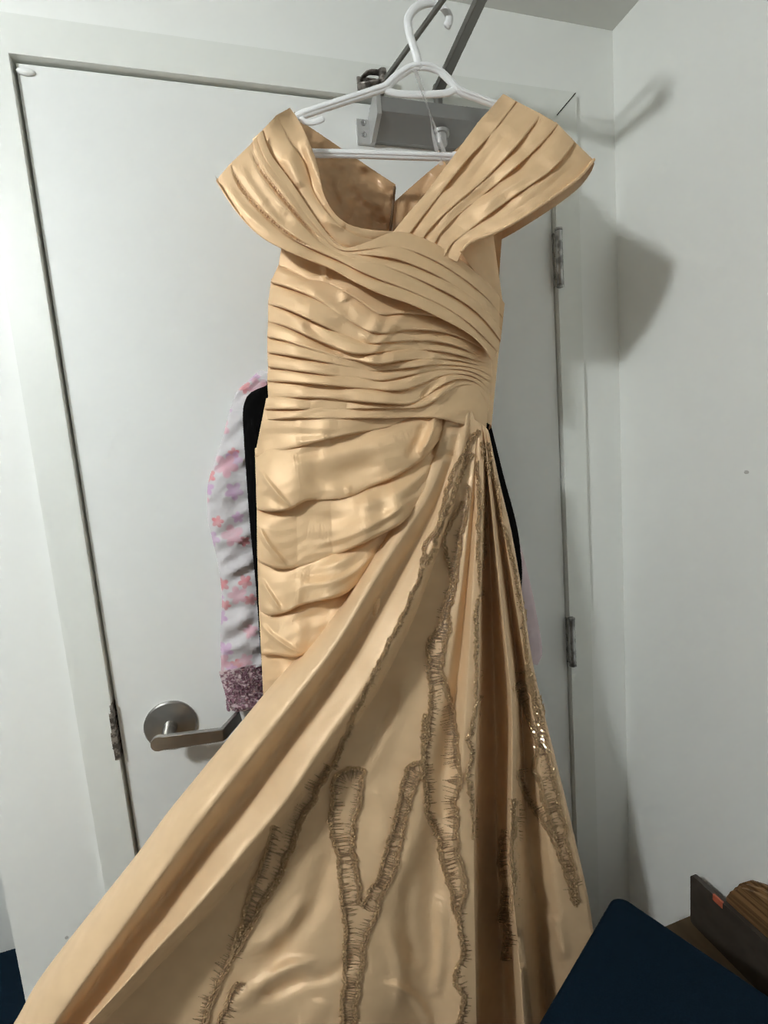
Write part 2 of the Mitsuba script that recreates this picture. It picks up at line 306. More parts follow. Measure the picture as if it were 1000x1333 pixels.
# ------------------------------------------------------------------ hanger
HY = -.165
def hp(l, Y=HY): return np.array([at(x, y, Y) for x, y in l])
# hook wraps over the forearm
hook = hp([(582, 34), (584, 20), (574, 7), (556, 3.6), (539.5, 12), (531, 29), (535, 50), (542, 72), (546, 90)])
add('clothes_hanger__hook', tube(hook, .0062, .0042, steps=60), 'm_plastic', smooth=True)
la = hp([(546, 86), (530, 91), (514, 102), (500, 114), (467, 125), (430, 137), (400, 147), (378, 160), (366, 178), (380, 193), (406, 200)])
ra = hp([(546, 86), (558, 87), (573, 93), (586, 105), (598, 118), (620, 127), (645, 136), (672, 148), (690, 166), (680, 186), (650, 196), (590, 203)])
def rail(p, r, steps):
    a = tube(p, r, .0042, steps=steps)
    q = curve3(p, steps)
    return cat_([a, tube(q+(0, -.0036, 0), r*.45, .0022, n=8)])
add('clothes_hanger__shoulder', rail(la, .0062, 90), 'm_plastic', smooth=True)
add('clothes_hanger__shoulder_001', rail(ra, .0062, 90), 'm_plastic', smooth=True)
add('clothes_hanger__bar', rail(hp([(398, 199.5), (480, 201), (540, 203), (600, 205)]), .0062, 30), 'm_plastic', smooth=True)
add('clothes_hanger__brace', tube(hp([(500, 114), (508, 119.5), (522, 122.5), (548, 123), (580, 121.5), (591, 117), (595, 112)]), .0052, .003, steps=40), 'm_plastic', smooth=True)
add('clothes_hanger__strap_notch', tube(hp([(392, 153), (396, 158), (405, 159.5), (414, 157.5), (421, 154)], HY-.004), .004, .002, steps=24), 'm_plastic', smooth=True)
tag('clothes_hanger', 'white plastic clothes hanger hooked over the door closer arm', 'hanger')

# ------------------------------------------------------------------ evening gown
def front(X, Y):
    """depth of the bodice and hips: rounded towards the room, the sides turning back to the door"""
    xc = 494+.0*Y; hw = 156.
    s = np.clip((X-xc)/hw, -1, 1)
    b = -.135-.085*np.sqrt(np.maximum(0, 1-s*s*.985))
    return b - .016*np.exp(-((Y-415)/70)**2)*np.exp(-((X-470)/90)**2)
G = 'evening_gown'
# ruched bodice
RE = [(640, 452), (641, 460), (641, 467), (641, 474), (641, 482), (641, 490), (640, 498), (639, 507), (638, 516), (636, 527)]
BL = [
 [(363, 344), (381, 352), (399, 361), (424, 365), (446, 376), (468, 390), (486, 403), (496, 408), (522, 406), (550, 408), (579, 413), (604, 423), (622, 438)],
 [(353, 366), (385, 376), (420, 392), (450, 412), (475, 427), (500, 433), (530, 428), (570, 430), (605, 440), (624, 450)],
 [(349, 394), (381, 404), (417, 421), (453, 437), (482, 446), (507, 444), (536, 442), (572, 444), (604, 453), (622, 461)],
 [(349, 417), (374, 424), (410, 440), (446, 455), (471, 460), (507, 456), (543, 454), (572, 456), (600, 462), (620, 468)],
 [(348, 437), (378, 444), (410, 455), (442, 464), (464, 468), (489, 473), (522, 468), (572, 466), (600, 469), (617, 473)],
 [(348, 457), (392, 464), (428, 471), (464, 478), (489, 482), (522, 479), (565, 474), (595, 475), (615, 478)],
 [(349, 476), (392, 482), (428, 487), (464, 490), (500, 494), (536, 487), (568, 481), (595, 480), (613, 483)],
 [(348, 494), (392, 497), (435, 501), (482, 505), (522, 507), (550, 498), (577, 488), (597, 486), (612, 488)],
 [(349, 516), (392, 516), (428, 517), (464, 521), (500, 524), (529, 525), (549, 518), (568, 504), (590, 494), (612, 494)],
 [(345, 531), (392, 531), (446, 531), (500, 531), (530, 531), (556, 526), (573, 516), (592, 503), (612, 500)]]
BL = [l+[r] for l, r in zip(BL, RE)]
top = [(367, 318), (400, 325), (440, 330), (480, 345), (520, 360), (560, 378), (600, 400), (625, 425), (640, 440)]
low = [(344, 545), (392, 543), (446, 543), (500, 543), (535, 542), (560, 542), (582, 545), (602, 550), (618, 554), (633, 558)]
fade = lambda t: 1-.75*sst(.86, 1, t)
bst = [([(424, 365), (425, 352), (420, 340)], 5, .006), ([(446, 376), (452, 392)], 8, .004), ([(496, 408), (488, 425), (470, 445)], 8, .005), ([(540, 400), (515, 420), (500, 445), (480, 470)], 9, .005),
       ([(520, 425), (505, 445), (492, 470)], 6, -.004), ([(400, 375), (430, 398), (450, 420)], 9, .004), ([(565, 430), (545, 450)], 9, .004), ([(395, 420), (420, 440), (440, 462)], 7, -.004),
       ([(565, 525), (575, 512), (594, 500)], 5, .006), ([(549, 523), (560, 505), (580, 492)], 4, -.005), ([(360, 405), (395, 415), (430, 432)], 5, .003), ([(360, 448), (400, 452), (445, 466)], 4, .003),
       ([(575, 455), (560, 470), (530, 490)], 7, .003)]
add(G+'__bodice', pleated([top]+BL+[low], front, [.004, .007, .008, .008, .008, .0075, .0075, .0075, .0075, .008, .005], n=300, m=15, over=2.0, strokes=bst, wob=(.0012, 24, 2), hprof=fade), 'm_satin', smooth=True, label='gold satin bodice ruched in horizontal pleats')
# side of the bodice below the sleeve
add(G+'__side_panel', draped([[(592, 318, -.190), (612, 345, -.190), (632, 372, -.18), (645, 400, -.165), (640, 470, -.15), (628, 545, -.15)], [(618, 306, -.182), (630, 340, -.178), (641, 375, -.165), (650, 410, -.15), (645, 470, -.14), (634, 550, -.14)],
     [(640, 298, -.165), (644, 330, -.16), (649, 360, -.15), (655, 405, -.14), (650, 450, -.13), (640, 555, -.13)], [(642, 300, -.11), (646, 330, -.11), (650, 360, -.11), (654, 405, -.11), (648, 470, -.11), (636, 560, -.11)]], m=12, n=80, strokes=[([(622, 330), (640, 380)], 6, -.004)]), 'm_satin', smooth=True)
# back of the bodice, lining seen through the neck opening
BY = -.095
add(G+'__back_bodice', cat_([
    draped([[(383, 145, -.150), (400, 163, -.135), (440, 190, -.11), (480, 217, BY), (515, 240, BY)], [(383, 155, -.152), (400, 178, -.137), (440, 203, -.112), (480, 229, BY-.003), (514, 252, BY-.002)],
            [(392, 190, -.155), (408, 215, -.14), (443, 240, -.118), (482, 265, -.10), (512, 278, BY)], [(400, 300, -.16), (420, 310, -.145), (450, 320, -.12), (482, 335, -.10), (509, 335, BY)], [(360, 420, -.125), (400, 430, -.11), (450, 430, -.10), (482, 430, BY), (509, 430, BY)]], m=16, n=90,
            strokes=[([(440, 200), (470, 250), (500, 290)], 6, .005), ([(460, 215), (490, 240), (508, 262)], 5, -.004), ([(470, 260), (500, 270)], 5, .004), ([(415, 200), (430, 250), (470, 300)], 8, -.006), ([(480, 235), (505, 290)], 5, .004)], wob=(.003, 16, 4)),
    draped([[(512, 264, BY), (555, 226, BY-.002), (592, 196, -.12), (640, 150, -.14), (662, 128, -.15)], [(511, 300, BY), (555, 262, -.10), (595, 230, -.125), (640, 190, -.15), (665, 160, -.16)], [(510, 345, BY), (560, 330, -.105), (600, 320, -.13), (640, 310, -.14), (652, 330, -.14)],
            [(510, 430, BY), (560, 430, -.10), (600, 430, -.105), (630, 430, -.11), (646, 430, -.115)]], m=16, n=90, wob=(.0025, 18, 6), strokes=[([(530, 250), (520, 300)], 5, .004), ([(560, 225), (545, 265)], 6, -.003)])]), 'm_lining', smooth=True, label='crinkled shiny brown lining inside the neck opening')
add(G+'__zip', tube(np.array([at(514, 243, BY-.004), at(511, 275, BY-.004), at(508, 306, BY-.004), at(508, 400, BY-.004)]), .0022, .0015, steps=24), 'm_thread', smooth=True)
# back of skirt (turned to the door)
add(G+'__back_skirt', draped([[(360, 420, -.12), (352, 560, -.12), (350, 760, -.11), (352, 900, -.10), (330, 1100, -.10), (250, 1390, -.11)], [(430, 425, -.100), (430, 600, -.098), (440, 900, -.095), (430, 1150, -.08), (400, 1390, -.08)], [(509, 425, -.100), (515, 600, -.098), (520, 900, -.095), (540, 1150, -.08), (550, 1390, -.07)],
     [(580, 425, -.1), (590, 600, -.098), (610, 900, -.095), (650, 1150, -.08), (680, 1390, -.08)], [(640, 425, -.115), (632, 600, -.115), (676, 800, -.11), (735, 1100, -.10), (790, 1390, -.10)]], m=10, n=80, wob=(.001, 70, 3)), 'm_skirt', smooth=True)

# left sleeve and the neck pleats that run under the wrapped band
def slv(X, Y):
    a = sst(280, 520, X)
    return -.215-.018*np.sin(np.clip((X-285)/230, 0, 1)*np.pi) - .012*a + .055*np.exp(-((X-385)/22)**2-((Y-140)/30)**2)
SL = [[(376, 141), (388, 158), (397, 176), (409, 205), (420, 250), (437, 280), (462, 296), (490, 301), (512, 302)],
      [(360, 150), (374, 181), (394, 211), (409, 253), (429, 282), (453, 302), (480, 312), (512, 312)],
      [(341, 170), (354, 205), (379, 238), (401, 271), (426, 304), (448, 322), (480, 326), (512, 325)],
      [(330, 180), (346, 215), (372, 250), (396, 282), (420, 310), (446, 335), (480, 345), (512, 350)]]
def neck(X, Y): return slv(X, Y)+.006
add(G+'__sleeve', pleated(SL[::-1], neck, [.006, .0055, .005], n=200, m=16, over=1.5, wob=(.0006, 26, 9), strokes=[([(394, 172), (412, 225), (430, 262), (462, 290)], 6, .006), ([(385, 185), (402, 225), (420, 268)], 7, -.004), ([(420, 285), (450, 296)], 6, .004), ([(372, 200), (392, 245)], 8, .004)]), 'm_satin', smooth=True, label='off-shoulder satin sleeve in fanned pleats, left in the photo')
A_ = [(341, 170), (354, 205), (379, 238), (401, 271), (424, 303), (446, 324), (462, 321), (478, 316), (507, 304.5), (521, 303), (540, 308), (572, 322), (608, 347), (637, 372), (657, 397)]
Cl = [(324, 190), (341, 225), (368, 260), (394, 291), (415, 313), (445, 331), (490, 342), (530, 356), (570, 374), (610, 397), (638, 424), (652, 443)]
Dl = [(299, 214), (316, 249), (346, 282), (376, 307), (409, 324), (440, 338), (480, 357), (520, 372), (560, 389), (600, 411), (632, 439), (648, 457)]
El = [(282, 234), (302, 266), (327, 296), (360, 319), (399, 336), (428, 347), (464, 367), (500, 383), (536, 395), (572, 412), (601, 427), (626, 447), (641, 470)]
def arcx(l, n=30):                                             # resample on common x so that the strips stay parallel
    return curve(l, n)
A2, C2 = arcx(A_, 40), arcx(Cl, 40)
B1, B2 = A2+(C2-A2)*.36, A2+(C2-A2)*.70
def band(X, Y):
    f = front(X, Y)
    b = sst(385, 470, X)
    return slv(X, Y)*(1-b) + (np.minimum(f-.020, -.15))*b - .004
add(G+'__wrap_band', pleated([A2, B1, B2, Cl, Dl, El], band, [.003, .003, .0034, .0038, .0045], n=260, m=18, over=1.4, wob=(.0010, 40, 12), hprof=lambda t: .35+.65*sst(.15, .45, t), strokes=[([(326, 190), (343, 225), (369, 259), (395, 290), (418, 312)], 1.7, -.0065), ([(301, 214), (318, 249), (347, 281), (377, 306), (409, 323)], 1.7, -.006), ([(338, 205), (360, 240), (392, 282)], 7, .003), ([(312, 215), (332, 250), (365, 285)], 6, .003), ([(296, 240), (325, 280), (360, 306)], 6, .0025), ([(330, 215), (352, 250), (375, 280)], 8, .003), ([(450, 335), (520, 352), (590, 392)], 5, .002), ([(345, 260), (380, 295)], 7, -.003)]), 'm_satin', smooth=True, label='pleated satin band wrapping from one sleeve across the bust')
# hem fold under the band, giving it thickness
add(G+'__wrap_band__turned_edge', draped([[(x, y, float(band(np.array(x*1.), np.array(y*1.)))-.006) for x, y in El], [(x+1.0, y+2.2, float(band(np.array(x*1.), np.array(y*1.)))-.004) for x, y in El], [(x-2, y-6, float(band(np.array(x*1.), np.array(y*1.)))+.006) for x, y in El]], m=6, n=160), 'm_satin', smooth=True)
# back half of the left sleeve loop
sl0 = lambda x, y: float(slv(np.array(x*1.), np.array(y*1.)))+.004
add(G+'__sleeve__back', draped([[(377, 142, sl0(377, 142)), (388, 160, -.165), (400, 200, -.155), (405, 260, -.15)], [(340, 174, sl0(340, 174)), (352, 205, -.165), (375, 245, -.15), (395, 290, -.15)], [(284, 235, sl0(284, 235)), (305, 265, -.17), (335, 297, -.15), (372, 318, -.15)]], m=14, n=50), 'm_satin', smooth=True)
# right sleeve
RL = [[(657, 123), (640, 143), (624, 161), (591, 205), (558, 249), (530, 282), (508, 310)],
      [(671, 131), (635, 178), (602, 214), (566, 260), (536, 299), (526, 315)],
      [(704, 148), (668, 194), (629.5, 233), (591, 266), (558, 299), (545, 320)],
      [(726, 161), (690, 200), (646, 238.5), (602, 274), (574, 302), (562, 325)],
      [(748, 184), (712, 225), (668, 255), (624, 288), (591, 313), (578, 333)],
      [(772.5, 208), (748, 235), (712, 261), (679, 283), (646, 301), (613, 314), (594, 340)]]
def rsl(X, Y):
    a = sst(520, 770, X)
    return -.214-.082*a**1.3-.012*np.sin(np.clip((X-510)/262, 0, 1)*np.pi) + .05*np.exp(-((X-657)/26)**2-((Y-123)/22)**2)
add(G+'__sleeve_001', pleated(RL, rsl, [.0045, .005, .005, .005, .004], n=200, m=16, over=1.4, wob=(.0006, 30, 15), strokes=[([(665, 165), (640, 200), (610, 240)], 8, -.004), ([(640, 225), (600, 262), (570, 290)], 7, .004), ([(700, 225), (660, 245), (625, 275)], 7, .0035), ([(742, 205), (700, 240), (660, 262)], 9, .004), ([(752, 208), (716, 242), (680, 268), (645, 288)], 3, -.0016)]), 'm_satin', smooth=True, label='off-shoulder satin sleeve in fanned pleats, right in the photo')
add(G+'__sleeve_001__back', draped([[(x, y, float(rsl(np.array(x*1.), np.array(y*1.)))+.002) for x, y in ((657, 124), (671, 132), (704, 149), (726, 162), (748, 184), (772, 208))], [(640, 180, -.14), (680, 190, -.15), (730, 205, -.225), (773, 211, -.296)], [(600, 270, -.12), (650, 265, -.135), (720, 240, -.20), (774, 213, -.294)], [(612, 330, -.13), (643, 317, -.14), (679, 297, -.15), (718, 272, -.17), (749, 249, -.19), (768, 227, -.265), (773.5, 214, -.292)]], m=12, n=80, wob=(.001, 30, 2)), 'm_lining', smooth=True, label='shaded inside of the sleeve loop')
hm = curve([(773, 208), (748, 236), (712, 262), (679, 284), (646, 302), (613, 315), (600, 328)], 60)
add(G+'__sleeve_001__hem', tube(at(hm[:, 0], hm[:, 1], rsl(hm[:, 0], hm[:, 1])-.006), .0022, .003, n=10), 'm_satin', smooth=True)

# ruched underskirt on the hip
UL = [
 [(345, 526), (400, 527), (470, 527), (530, 526), (565, 518), (592, 508)],
 [(332, 592), (350, 586), (378, 581), (424, 570), (470, 560), (507, 552), (539, 541), (566, 533), (596, 530)],
 [(334, 660), (352, 663), (375, 661), (401, 648), (424, 647), (456, 643), (479, 632), (507, 621), (534, 606), (557, 588), (572, 568), (592, 548), (606, 544)],
 [(335, 727), (350, 735), (378, 737), (401, 731), (433, 720), (461, 710), (488, 697), (516, 683), (536, 665), (562, 635), (590, 580)],
 [(337, 791), (350, 798), (373, 794), (396, 784), (424, 778), (447, 772), (470, 754), (500, 734), (530, 706), (560, 660)],
 [(340, 850), (355, 849), (378, 852), (395, 850), (415, 838), (440, 815), (470, 782), (520, 730)],
 [(343, 912), (380, 905), (420, 880), (450, 850), (480, 815), (520, 760)],
 [(343, 975), (380, 965), (430, 930), (470, 880), (520, 800)]]
def hip(X, Y):
    s = np.clip((X-478)/148, -1, 1)
    return -.13-.080*np.sqrt(np.maximum(0, 1-s*s*.985))
ust = [([(334, 605), (352, 632), (378, 660)], 3.2, .007), ([(336, 684), (352, 712), (374, 736)], 3.2, .006), ([(338, 752), (350, 772), (366, 795)], 3.2, .006), ([(340, 812), (360, 832), (390, 850)], 3.2, .006),
       ([(345, 640), (360, 655), (372, 660)], 7, -.004), ([(400, 690), (450, 690), (500, 670), (545, 640)], 12, .007), ([(385, 748), (430, 746), (480, 724)], 8, -.006), ([(400, 712), (470, 692), (530, 655)], 4, .004), ([(395, 760), (435, 756), (480, 730)], 5, .005), ([(380, 806), (420, 798), (450, 785)], 7, -.005),
       ([(566, 526), (563, 558), (545, 592)], 4.5, .010), ([(580, 532), (577, 560), (562, 590)], 4.5, -.008), ([(572, 545), (560, 575), (545, 600)], 4, .005), ([(550, 548), (545, 572), (528, 596)], 6, -.005), ([(380, 594), (420, 590)], 5, -.003), ([(385, 575), (430, 572)], 7, .004), ([(380, 602), (440, 592), (500, 575), (540, 560)], 11, .004), ([(390, 628), (440, 618), (500, 598)], 12, -.004), ([(380, 553), (440, 550)], 9, .003),
       ([(455, 645), (452, 632)], 4, .003), ([(520, 655), (545, 635), (570, 600)], 5, -.005), ([(345, 838), (370, 856), (395, 880)], 8, -.004), ([(460, 660), (520, 640), (555, 612)], 6, .005)]
add(G+'__underskirt', pleated(UL, hip, [.006, .016, .022, .022, .021, .016, .008], n=280, m=26, over=3.2, strokes=ust, wob=(.0022, 34, 21), hprof=lambda t: .75+.25*sst(0, .1, t)-.3*sst(.8, 1, t)), 'm_satin', smooth=True, label='gold satin underskirt draped in curved folds over the hip')

# overskirt: a train swept aside in long folds from the waist
AP = -.214
def OL(pts, dep, t0=.40, edge=.020, bot=.045):
    """a fold line: its depth grows from the gathers at the waist to dep"""
    p = np.asarray(pts, float); d = np.r_[0, np.cumsum(np.linalg.norm(np.diff(p, axis=0), axis=1))]; t = d/d[-1]
    k = sst(-.12, t0, t); k = (k-k[0])/(1-k[0])
    return np.c_[p, AP+edge+(dep-AP-edge)*k - .03*t - bot*sst(.25, 1, t)]
OV = [
 OL([(584, 520), (577, 546), (567, 578), (553, 614), (533, 648), (506, 684), (464, 746), (432, 795), (400, 838), (340, 908), (280, 982), (220, 1055), (180, 1110), (100, 1210), (50, 1275), (20, 1330), (-30, 1395)], -.165, edge=.02),
 OL([(587, 519), (582, 548), (572, 582), (559, 618), (540, 652), (513, 690), (473, 752), (441, 803), (408, 850), (350, 918), (290, 992), (232, 1065), (192, 1120), (112, 1222), (62, 1288), (32, 1340), (-20, 1397)], -.235, edge=.016),
 OL([(594, 518), (590, 549), (580, 586), (568, 622), (551, 657), (526, 695), (486, 758), (455, 812), (422, 862), (366, 934), (308, 1008), (252, 1080), (212, 1135), (140, 1235), (84, 1312), (60, 1350), (10, 1400)], -.262),
 OL([(603, 518), (599, 550), (590, 590), (577, 632), (560, 672), (535, 715), (500, 770), (470, 820), (435, 872), (390, 935), (335, 1010), (275, 1085), (235, 1140), (165, 1225), (112, 1298), (85, 1332), (38, 1400)], -.222),
 OL([(607, 518), (603, 550), (594, 590), (582, 634), (566, 677), (545, 722), (512, 785), (480, 840), (448, 892), (405, 950), (350, 1030), (292, 1102), (250, 1155), (185, 1235), (128, 1308), (105, 1338), (50, 1400)], -.242),
 OL([(611, 519), (608, 550), (600, 593), (588, 637), (574, 683), (556, 728), (528, 795), (496, 860), (468, 905), (426, 962), (366, 1050), (318, 1108), (270, 1165), (205, 1235), (146, 1300), (118, 1330), (58, 1400)], -.262),
 OL([(612, 524), (610, 552), (604, 594), (593, 638), (579, 686), (562, 731), (536, 798), (505, 862), (476, 912), (434, 968), (373, 1055), (326, 1113), (277, 1171), (212, 1240), (152, 1305), (122, 1334), (62, 1400)], -.245),
 OL([(613, 530), (611, 554), (606, 595), (597, 640), (582, 688), (566, 733), (541, 801), (510, 866), (482, 917), (440, 974), (379, 1061), (332, 1119), (284, 1177), (218, 1246), (157, 1310), (127, 1339), (66, 1400)], -.195),
 OL([(619, 547), (613, 600), (604, 660), (592, 720), (575, 790), (550, 860), (520, 930), (490, 1000), (450, 1080), (410, 1160), (370, 1240), (330, 1310), (300, 1400)], -.205),
 OL([(621, 548), (617, 610), (610, 680), (602, 750), (590, 830), (575, 910), (555, 990), (535, 1070), (515, 1150), (495, 1230), (480, 1310), (470, 1400)], -.220),
 OL([(622, 549), (619, 620), (613, 700), (606, 780), (598, 860), (588, 940), (575, 1020), (565, 1110), (560, 1200), (556, 1300), (552, 1400)], -.205),
 OL([(624, 550), (624, 620), (620, 700), (615, 780), (611, 860), (606, 940), (602, 1020), (600, 1110), (600, 1200), (602, 1300), (605, 1400)], -.235),
 OL([(626, 551), (629, 620), (627, 700), (625, 780), (623, 884), (620, 960), (618, 1020), (617, 1110), (618, 1200), (620, 1300), (622, 1400)], -.238),
 OL([(627, 552), (631, 620), (630, 700), (628, 780), (627, 884), (624, 960), (622, 1020), (621, 1110), (622, 1200), (624, 1300), (626, 1400)], -.165),
 OL([(628, 553), (633, 620), (637, 700), (640, 780), (643, 884), (645, 960), (645, 1020), (646, 1110), (650, 1200), (655, 1300), (660, 1400)], -.115),
 OL([(630, 554), (637, 630), (645, 710), (654, 800), (663, 880), (667, 960), (666, 1030), (664, 1120), (672, 1200), (680, 1300), (686, 1400)], -.212),
 OL([(631, 555), (639, 630), (648, 710), (658, 800), (668, 880), (672, 960), (672, 1030), (671, 1120), (679, 1200), (690, 1300), (697, 1400)], -.205),
 OL([(632, 556), (642, 630), (653, 710), (665, 800), (675, 880), (681, 960), (684, 1030), (690, 1120), (700, 1200), (710, 1300), (718, 1400)], -.140),
 OL([(634, 558), (646, 630), (660, 710), (674, 800), (687, 880), (699, 960), (708, 1030), (722, 1120), (734, 1200), (746, 1300), (755, 1400)], -.185),
 OL([(636, 561), (648, 625), (664, 692), (680, 785), (692, 865), (711, 950), (730, 1030), (750, 1115), (763, 1175), (780, 1290), (796, 1400)], -.180, bot=.07),
 OL([(637, 564), (650, 625), (666, 692), (682, 785), (694, 865), (714, 950), (734, 1030), (754, 1115), (768, 1180), (784, 1290), (800, 1400)], -.150, edge=.05, bot=.09)]
ost0 = [([(585, 1000), (540, 1100), (520, 1150)], 14, .006), ([(400, 1160), (385, 1190), (330, 1240)], 9, .006), ([(430, 1090), (420, 1150), (395, 1200), (340, 1260)], 12, -.006), ([(410, 1250), (350, 1275), (300, 1320)], 9, .007), ([(400, 1270), (340, 1300)], 8, -.006),
       ([(500, 1200), (520, 1260), (515, 1320)], 8, .005), ([(540, 1130), (530, 1200), (545, 1260)], 9, -.005), ([(570, 1160), (575, 1220), (565, 1300)], 8, .005), ([(480, 1020), (500, 1060), (490, 1110)], 12, .005), ([(390, 1100), (370, 1130)], 7, -.005),
       ([(420, 1300), (400, 1340)], 7, .005), ([(560, 1050), (580, 1080), (590, 1110)], 7, .005), ([(350, 1010), (280, 1090), (200, 1190)], 5, -.003), ([(676, 1150), (664, 1190), (678, 1215)], 7, .008), ([(670, 1215), (680, 1260)], 6, -.006), ([(720, 1190), (735, 1250)], 8, .005), ([(540, 860), (500, 960), (450, 1040)], 14, .005), ([(520, 900), (470, 1000)], 8, -.004),
       ([(470, 1230), (440, 1262), (400, 1280)], 6, -.004), ([(500, 1280), (540, 1300), (560, 1340)], 6, .004), ([(574, 560), (588, 555), (606, 556)], 2.2, -.006), ([(560, 597), (574, 592), (598, 594)], 2.2, -.005), ([(580, 538), (595, 533), (611, 534)], 2.5, -.004), ([(572, 570), (590, 566), (604, 567)], 3, .003), ([(557, 606), (572, 602), (592, 604)], 3, .003)]
ost = [(p, w, a*(1.5 if p[0][1] > 1080 else 1)) for p, w, a in ost0]
om, OX, OY, OD = draped(OV, m=14, n=320, strokes=ost, wob=(.0022, 70, 31), ret_field=True)
add(G+'__overskirt', om, 'm_skirt', smooth=True, label='long satin overskirt swept aside in deep folds from the waist')
# lace trims: beaded cord with eyelash fringe on a net ground, sewn to the overskirt
srf = LinearNDInterpolator(np.c_[OX[::3, ::3].ravel(), OY[::3, ::3].ravel()], OD[::3, ::3].ravel())
def depth(x, y, off): 
    d = srf(x, y); d = np.where(np.isnan(d), -.2, d); return d-off
TR = [  # points, fringe side (+1 right of travel), fringe length px, cord width px
 ([(624, 560), (608, 584), (588, 624), (572, 672), (556, 712), (548, 744), (532, 788), (504, 844), (468, 916), (444, 972), (430, 998)], 1, 5, 6),
 ([(430, 998), (415, 1030), (396, 1065), (372, 1125), (350, 1165), (325, 1210), (305, 1245), (281, 1290), (270, 1330), (258, 1390)], -1, 12, 7),
 ([(616, 590), (600, 620), (584, 660), (570, 700), (558, 735)], 1, 4, 7),
 ([(357, 1075), (345, 1110), (325, 1165), (311, 1215), (303, 1245)], 1, 11, 5),
 ([(308, 1278), (297, 1300), (285, 1330), (275, 1390)], 1, 9, 5),
 ([(474, 1004), (456, 1002), (442, 1006), (433, 1036), (434, 1092), (440, 1140), (448, 1188), (450, 1244), (446, 1292), (444, 1332), (441, 1390)], 1, 14, 5),
 ([(474, 1004), (470, 1032), (462, 1068), (460, 1100), (466, 1148), (470, 1178)], -1, 10, 5),
 ([(550, 990), (530, 1000), (522, 1032), (512, 1072), (500, 1116), (484, 1160), (472, 1182)], 1, 10, 5),
 ([(548, 1006), (537, 1036), (525, 1080), (517, 1124), (497, 1168), (481, 1216), (471, 1260), (465, 1300), (462, 1332), (457, 1390)], -1, 12, 5),
 ([(600, 652), (592, 672), (580, 700), (581, 724), (588, 760), (576, 804), (559, 840), (556, 872), (562, 904), (556, 960), (550, 1000)], 1, 8, 5),
 ([(612, 632), (604, 680), (596, 724), (592, 760), (584, 812), (577, 860), (576, 884), (586, 916), (596, 950), (594, 980), (602, 1016), (592, 1048), (600, 1062), (592, 1092), (600, 1124), (606, 1156), (600, 1190)], -1, 16, 4),
 ([(556, 930), (550, 980), (553, 1020), (556, 1060), (568, 1088), (576, 1124), (586, 1160), (596, 1196), (600, 1240), (592, 1272), (603, 1300), (597, 1332), (592, 1390)], 1, 9, 6),
 ([(622, 600), (624, 644), (623, 700), (624, 740), (621, 804), (619, 900), (616, 930), (611, 960), (613, 990), (605, 1016), (613, 1034), (614, 1092)], 1, 6, 4),
 ([(628, 575), (632, 610), (628, 650), (630, 690), (627, 740)], 1, 6, 5),
 ([(636, 576), (645, 628), (652, 676), (665, 716), (674, 756), (680, 788), (687, 830), (685, 880), (695, 912), (703, 948), (711, 980), (717, 1000), (728, 1040), (737, 1085), (746, 1134), (754, 1175)], -1, 8, 5),
 ([(671, 890), (688, 931), (699, 965), (697, 1003), (711, 1052), (726, 1104), (737, 1145), (752, 1179)], 1, 10, 6),
 ([(674, 1003), (692, 1052), (710, 1078), (726, 1106)], 1, 8, 6),
 ([(690, 870), (700, 905), (708, 945), (714, 980)], -1, 12, 6),
 ([(667, 1040), (669, 1080), (662, 1110), (668, 1150), (660, 1190), (655, 1250)], 1, 10, 7),
 ([(655, 1080), (650, 1115), (656, 1150), (650, 1200)], 1, 10, 6),
]
ICO = trimesh.creation.icosphere(subdivisions=0, radius=1.)
def balls(P, R):
    v = (ICO.vertices[None]*R[:, None, None]+P[:, None]); f = ICO.faces[None]+(np.arange(len(P))*len(ICO.vertices))[:, None, None]
    return trimesh.Trimesh(v.reshape(-1, 3), f.reshape(-1, 3), process=False)
